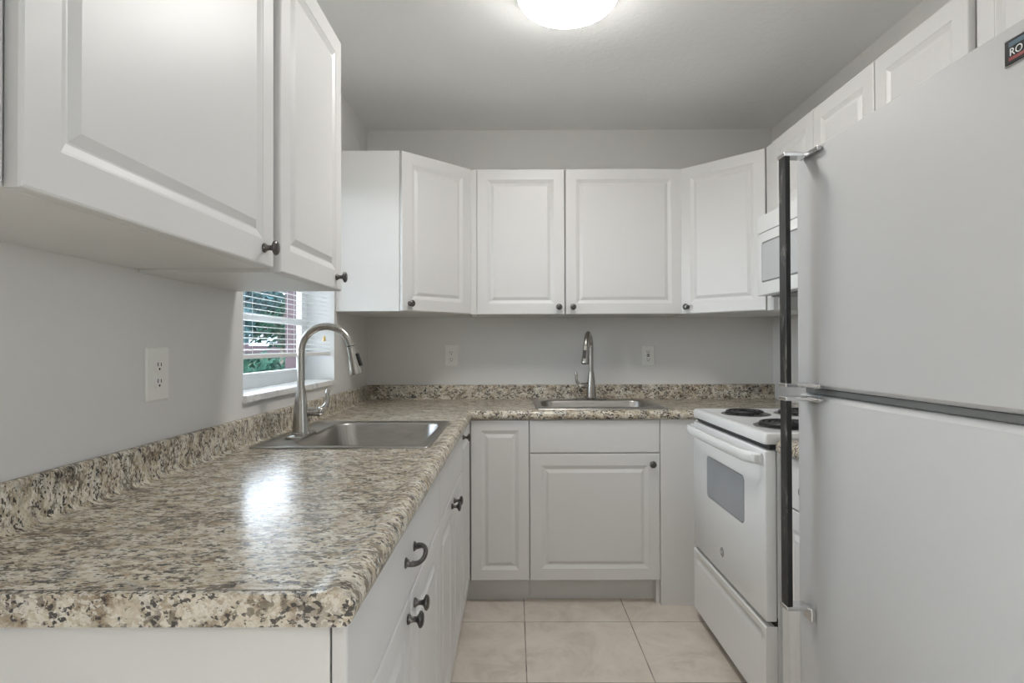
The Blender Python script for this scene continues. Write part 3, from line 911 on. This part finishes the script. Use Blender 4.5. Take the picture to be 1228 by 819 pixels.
# ------------------------------------------------------------------ microwave
MX = 1.942
t = thing('microwave_oven', 'white over-the-range microwave hanging under the short cabinet', 'microwave', (MX, -1.1195, 1.432), RR)
mw, mh, md_ = 0.757, 0.353, W - MX - 0.003
a = mw / 2
bm = NB(); box(bm, -a, a, 0.022, md_, 0.0, mh, 0.002, 1); obj('body', bm, 'enamel', t)
bm = NB(); box(bm, -a, a, 0.0, 0.0215, mh - 0.075, mh, 0.004); vg = obj('vent_grille', bm, 'enamel', t)
bm = NB(); box(bm, -a, 0.20, 0.0, 0.0215, 0.0, mh - 0.077, 0.005, 3); mdoor = obj('door', bm, 'enamel', t, 40)
mz = lambda ins, y, r: [Vector((x, y, z)) for x, z in rrect((-a + 0.055 + 0.14) / 2, 0.145, (0.14 + a - 0.055) - ins, 0.165 - ins, r, 4)]
bm = NB(); loft(bm, [mz(-0.012, 0.0004, 0.010), mz(-0.012, -0.0008, 0.010), mz(-0.008, -0.0012, 0.010)]); obj('window_border', bm, 'badge_grey', mdoor)
bm = NB(); loft(bm, [mz(0, -0.0009, 0.006), mz(0.002, -0.0018, 0.006)]); obj('window', bm, 'micro_glass', mdoor)
bm = NB(); tube(bm, [(0.172, 0.001, 0.035), (0.172, -0.028, 0.045), (0.172, -0.032, 0.14), (0.172, -0.028, 0.235), (0.172, 0.001, 0.245)], [0.008, 0.009, 0.009, 0.009, 0.008], 12); obj('handle', bm, 'enamel', mdoor, 50)
bm = NB(); box(bm, 0.202, a, 0.0, 0.0215, 0.0, mh - 0.077, 0.004); cp = obj('control_panel', bm, 'enamel', t)
bm = NB(); box(bm, 0.225, a - 0.022, -0.001, 0.001, 0.215, 0.25); obj('display', bm, 'slot_black', cp)
bm = NB()
for i in range(3):
    for j in range(4):
        box(bm, 0.228 + i * 0.044, 0.262 + i * 0.044, -0.0012, 0.001, 0.04 + j * 0.04, 0.066 + j * 0.04, 0.0004, 1)
obj('keypad', bm, 'badge_grey', cp)
bm = NB(); box(bm, -a + 0.03, a - 0.03, 0.05, md_ - 0.05, -0.006, -0.0002); obj('underside_vent', bm, 'badge_grey', t)

# ------------------------------------------------------------------ refrigerator (local: front -Y, handle at far end = -X)
FA = math.radians(2.0)
fdir = Vector((math.sin(FA), -math.cos(FA), 0))
fw = 0.755
far = Vector((1.550, -1.918, 0))
fc = far + fdir * (fw / 2)
t = thing('refrigerator', 'white top-freezer refrigerator with black strip handles at right of photo', 'refrigerator', (fc.x, fc.y, 0.0), RR + FA)
a = fw / 2
FT, DB = 0.062, 0.072       # door thickness, where the cabinet begins
dep = 0.690
bm = NB(); box(bm, -a + 0.003, a - 0.003, DB, dep, 0.03, 1.665, 0.006, 2); 
for x in (-a + 0.06, a - 0.06):
    for y in (DB + 0.05, dep - 0.05):
        lathe(bm, [(0.02, 0.0), (0.02, 0.032)], Matrix.Translation((x, y, 0)), 12)
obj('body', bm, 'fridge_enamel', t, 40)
def fdoor(name, z0, z1):
    bm = NB()
    rings = []
    for ins, y in [(0.004, FT), (0.0, FT - 0.004), (0.0, 0.020), (0.0015, 0.012), (0.006, 0.005), (0.013, 0.0012), (0.022, 0.0)]:
        rings.append([Vector((x, y, z)) for x, z in rrect(0, (z0 + z1) / 2, fw - 2 * ins, z1 - z0 - 2 * min(ins, 0.010), 0.010, 4)])
    loft(bm, rings)
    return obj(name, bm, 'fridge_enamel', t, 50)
Z_T, Z_F, Z_D = 1.683, 1.109, 1.093
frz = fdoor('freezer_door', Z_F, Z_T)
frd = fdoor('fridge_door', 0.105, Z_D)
bm = NB(); box(bm, -a + 0.012, a - 0.012, FT + 0.0003, DB - 0.0003, Z_F + 0.012, Z_T - 0.012); obj('gasket', bm, 'gasket', frz)
bm = NB(); box(bm, -a + 0.012, a - 0.012, FT + 0.0003, DB - 0.0003, 0.117, Z_D - 0.012); obj('gasket', bm, 'gasket', frd)
bm = NB(); box(bm, -a + 0.010, a - 0.010, 0.022, DB - 0.0005, Z_D + 0.0015, Z_F - 0.0015); obj('divider_strip', bm, 'gasket', t)
bm = NB(); box(bm, -a + 0.006, a - 0.006, 0.030, DB, 0.020, 0.098, 0.003); obj('kick_grille', bm, 'dark_plastic', t)
bm = NB(); box(bm, a - 0.07, a - 0.01, 0.01, 0.11, Z_T + 0.0004, Z_T + 0.014, 0.004); obj('hinge_cover', bm, 'white_plastic', t)
# handles: flat metal strip, black edge, chrome ends
HX0, HX1, HY0, HY1 = -a + 0.047, -a + 0.079, -0.062, -0.0495
def fhandle(door, z0, z1, top, bottom):
    bm = NB(); box(bm, HX0, HX1, HY0, HY1, z0 + 0.004, z1 - 0.004, 0.0015, 2)
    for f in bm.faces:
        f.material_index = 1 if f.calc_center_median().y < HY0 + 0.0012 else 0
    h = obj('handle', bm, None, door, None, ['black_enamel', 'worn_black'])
    for z, kind in ((z1, top), (z0, bottom)):
        bm = NB()
        s = 1 if z == z1 else -1
        box(bm, HX0 - 0.002, HX1 + 0.002, HY0 - 0.003, -0.006, z - 0.005, z + 0.005, 0.002)
        if kind == 'foot':
            box(bm, HX0 + 0.008, HX1 + 0.012, -0.013, -0.0002, min(z, z + s * 0.026) - 0.002, max(z, z + s * 0.026) + 0.002, 0.003)
        else:
            box(bm, HX0 - 0.002, HX1 + 0.05, -0.012, -0.0002, z - 0.005, z + 0.005, 0.002)
        obj('bracket', bm, 'chrome', h)
    return h
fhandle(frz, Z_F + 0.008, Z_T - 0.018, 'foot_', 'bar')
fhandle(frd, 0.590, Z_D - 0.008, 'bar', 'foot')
# maker's badge, cut by the photo edge
bm = NB(); BX, BZ = 0.236, 1.637
box(bm, BX, BX + 0.10, -0.003, 0.0004, BZ - 0.018, BZ + 0.018, 0.001, 1); bdg = obj('badge', bm, 'badge_black', frz)
bm = NB(); box(bm, BX + 0.008, BX + 0.094, -0.0034, -0.0028, BZ + 0.0065, BZ + 0.0135); obj('badge_stripe', bm, 'badge_blue', bdg)
bm = NB(); box(bm, BX + 0.008, BX + 0.094, -0.0034, -0.0028, BZ - 0.0135, BZ - 0.0085); obj('badge_stripe', bm, 'badge_red', bdg)
bm = NB(); text_mesh(bm, 'RO', 0.0155, Matrix.Translation((BX + 0.009, -0.0034, BZ - 0.0068)) @ RX90, 0.0003); obj('lettering', bm, 'badge_white', bdg)
bm = NB(); box(bm, BX - 0.0015, BX + 0.1015, -0.0015, 0.0002, BZ - 0.0195, BZ + 0.0195, 0.0005, 1); obj('badge_frame', bm, 'chrome', bdg)

# ------------------------------------------------------------------ ceiling lamp, then the added fill lamp
def dome(label, loc, R0, drop):
    t = thing('ceiling_light', label, 'ceiling light', loc)
    bm = NB(); lathe(bm, [(R0 * 0.99, -0.0005), (R0 * 1.0, -0.004), (R0 * 1.0, -0.040), (R0 * 0.985, -0.046), (R0 * 0.95, -0.046)], n=48); obj('base', bm, 'enamel', t, 40)
    bm = NB()
    prof_ = [(R0 * 0.945, -0.0465)]
    for k in range(1, 13):
        aa = PI / 2 * k / 12
        prof_.append((R0 * 0.96 * math.cos(aa) ** 0.7 if k < 12 else 0.001, -0.0465 - (drop - 0.046) * math.sin(aa)))
    lathe(bm, prof_, n=48); obj('diffuser', bm, 'lamp_glass', t, 60)
    return t
dome('round white glowing flush ceiling light in the kitchen', (1.036, -1.375, H), 0.178, 0.098)
t = thing('fill_lamp', 'added unseen uplight on a dark metal stand in the room behind the camera', 'lamp', (-0.9, -4.3, 0.0))  # invented stand for the fill light thrown up at the ceiling
bm = NB(); lathe(bm, [(0.15, 0.0), (0.15, 0.015), (0.13, 0.025), (0.02, 0.035)], n=32); obj('base', bm, 'pewter', t, 40)
bm = NB(); lathe(bm, [(0.012, 0.03), (0.012, 1.70)], n=16); obj('pole', bm, 'pewter', t, 40)
bm = NB(); lathe(bm, [(0.02, 1.69), (0.09, 1.71), (0.20, 1.785), (0.21, 1.80), (0.205, 1.80), (0.19, 1.783), (0.085, 1.72), (0.01, 1.715)], n=32); obj('fill_lamp_bowl', bm, 'pewter', t, 40)

# ------------------------------------------------------------------ window blind
t = thing('window_blind', 'white horizontal mini blind hanging in the kitchen window', 'blind', (-0.028, (WY0 + WY1) / 2, WZ1 - 0.005))
bw_ = ww - 0.022
a = bw_ / 2
bm = NB(); box(bm, -0.014, 0.014, -a, a, -0.026, 0.0, 0.002); obj('headrail', bm, 'blind_slat', t)
zb = 1.172 - (WZ1 - 0.005)
bm = NB(); box(bm, -0.012, 0.012, -a, a, zb, zb + 0.016, 0.003); obj('bottom_rail', bm, 'blind_slat', t)
bm = NB()
z = zb + 0.030
tilt = math.radians(-7)
while z < -0.035:
    r3 = []
    for q in range(5):
        s = -0.0125 + 0.025 * q / 4
        r3.append((s * math.cos(tilt), z + s * math.sin(tilt) + 0.0016 * (1 - (s / 0.0125) ** 2)))
    ring = r3 + [(x, zz - 0.0005) for x, zz in r3[::-1]]
    loft(bm, [[Vector((x, -a, zz)) for x, zz in ring], [Vector((x, a, zz)) for x, zz in ring]])
    z += 0.0195
obj('slats', bm, 'blind_slat', t)
bm = NB()
for y in (-a + 0.09, 0.0, a - 0.09):
    for x in (-0.0134, 0.0134):
        tube(bm, [(x, y, -0.026), (x, y, zb + 0.012)], 0.0006, 5)
obj('ladder_cords', bm, 'vinyl', t)
bm = NB()
yc = -0.752 - (WY0 + WY1) / 2
tube(bm, [(0.020, yc, -0.020), (0.021, yc, 1.262 - (WZ1 - 0.005))], 0.0008, 6)
cord = obj('pull_cord', bm, 'vinyl', t)
bm = NB(); lathe(bm, [(0.002, 0.022), (0.0055, 0.018), (0.0075, 0.006), (0.008, 0.0), (0.005, -0.002)], Matrix.Translation((0.021, yc, 1.238 - (WZ1 - 0.005))), 14); obj('tassel', bm, 'gold', cord, 40)

# ------------------------------------------------------------------ garden outside the kitchen window
bm = NB()
strip = [(-0.17, -0.15), (-3.0, -0.1), (-7.0, 0.6), (-14.0, 1.0), (-45.0, 1.2)]
for (xa, za), (xb, zb_) in zip(strip, strip[1:]):
    vs = [bm.verts.new(p) for p in ((xa, -20, za), (xb, -20, zb_), (xb, 70, zb_), (xa, 70, za))]
    bm.faces.new(vs)
bmesh.ops.remove_doubles(bm, verts=bm.verts, dist=0.001)
o = obj('lawn', bm, 'lawn', None, 60); o['kind'] = 'structure'; o['label'] = 'green lawn rising outside the window'; o['category'] = 'lawn'

def foliage(bm, c, rad, n, size, seed, flat=1.0):
    r = random.Random(seed)
    for _ in range(n):
        while True:
            p = Vector((r.uniform(-1, 1), r.uniform(-1, 1), r.uniform(-1, 1)))
            if 0.25 < p.length < 1:
                break
        p = Vector((c[0] + p.x * rad[0], c[1] + p.y * rad[1], c[2] + p.z * rad[2]))
        s = size * r.uniform(0.6, 1.4)
        u = Vector((r.uniform(-1, 1), r.uniform(-1, 1), r.uniform(-1, 1))).normalized()
        q = u.orthogonal().normalized()
        v_ = u.cross(q)
        bend = u * s * 0.25
        vs = [bm.verts.new(p - q * s), bm.verts.new(p + v_ * s * 0.45 + bend), bm.verts.new(p + q * s), bm.verts.new(p - v_ * s * 0.45 + bend)]
        bm.faces.new((vs[0], vs[1], vs[2])); bm.faces.new((vs[0], vs[2], vs[3]))

def tree(label, loc, trunk_h, crown, n, size, mat, seed):
    t = thing('garden_tree', label, 'tree', loc)
    bm = NB()
    tube(bm, [(0, 0, -0.1), (0.03, 0.0, trunk_h * 0.5), (0.0, 0.05, trunk_h), (0.1, 0.0, trunk_h + 0.8)], [0.16, 0.12, 0.10, 0.05], 8)
    tube(bm, [(0.0, 0.05, trunk_h * 0.8), (0.5, 0.2, trunk_h + 0.6)], [0.07, 0.03], 6)
    tube(bm, [(0.0, 0.05, trunk_h * 0.8), (-0.5, -0.2, trunk_h + 0.7)], [0.07, 0.03], 6)
    obj('trunk', bm, 'trunk_bark', t, 60)
    bm = NB()
    for k, (dx, dy, dz, r) in enumerate(crown):
        foliage(bm, (dx, dy, dz), (r, r, r * 0.75), n, size, seed + k)
    obj('foliage', bm, mat, t)
    return t
tree('blue-green leafy tree outside at the left of the window view', (-5.6, 8.6, 0.5), 0.9, [(0, 0, 1.35, 0.9), (0.7, -0.5, 1.2, 0.7), (-0.7, 0.5, 1.4, 0.8), (0.3, 0.6, 1.7, 0.6), (-0.2, -0.4, 2.0, 0.7), (0.9, 0.6, 1.9, 0.6)], 700, 0.085, 'leaf_blue', 11)
tree('darker spreading tree outside at the middle of the window view', (-5.4, 12.5, 0.6), 1.0, [(0, 0, 1.3, 1.0), (0.9, -0.3, 1.1, 0.8), (-1.0, 0.4, 1.4, 0.9), (0.2, 0.5, 1.8, 0.7), (-0.8, -0.3, 2.1, 0.7), (0.8, 0.3, 2.0, 0.7)], 700, 0.09, 'leaf_green', 31)
t = thing('hedge', 'low clipped green hedge outside just below the window view', 'hedge', (-2.6, 3.2, -0.08))
bm = NB()
for k in range(9):
    foliage(bm, (0.25 * math.sin(k), -3.2 + k * 0.62, 0.62), (0.42, 0.5, 0.60), 900, 0.06, 60 + k)
obj('foliage', bm, 'leaf_green', t)
for k in range(9):
    bm = NB()
    tube(bm, [(0.25 * math.sin(k), -3.2 + k * 0.62, -0.05), (0.25 * math.sin(k), -3.15 + k * 0.62, 0.5)], 0.02, 6)
    obj('stem', bm, 'trunk_bark', t)
t = thing('house', 'distant pinkish house with brown roof outside beyond the lawn', 'house', (-13.0, 25.0, 0.95))
bm = NB(); box(bm, -5, 5, -3, 3, 0, 1.3); obj('wall', bm, 'stucco', t)
bm = NB(); prism(bm, [(-5.4, 1.3), (5.4, 1.3), (0, 2.5)], -3.3, 3.3)
bmesh.ops.transform(bm, matrix=RX90, verts=bm.verts); obj('roof', bm, 'roof_tile', t)
for x in (-3, 0, 3):
    bm = NB(); box(bm, x - 0.6, x + 0.6, -3.03, -2.99, 0.3, 1.1); obj('window', bm, 'oven_glass', t)
bm = NB(); box(bm, -0.2, 0.2, -0.2, 0.2, 0.0, 3.0, 0.01); box(bm, -0.26, 0.26, -0.26, 0.26, 3.0, 3.12, 0.01); box(bm, -0.24, 0.24, -0.24, 0.24, 0.0, 0.2, 0.01)
o = obj('porch_pillar', bm, 'stucco'); o.location = (-1.02, 2.1, -0.15)
tag(o, 'pinkish stucco pillar outside beside the right window jamb', 'pillar')
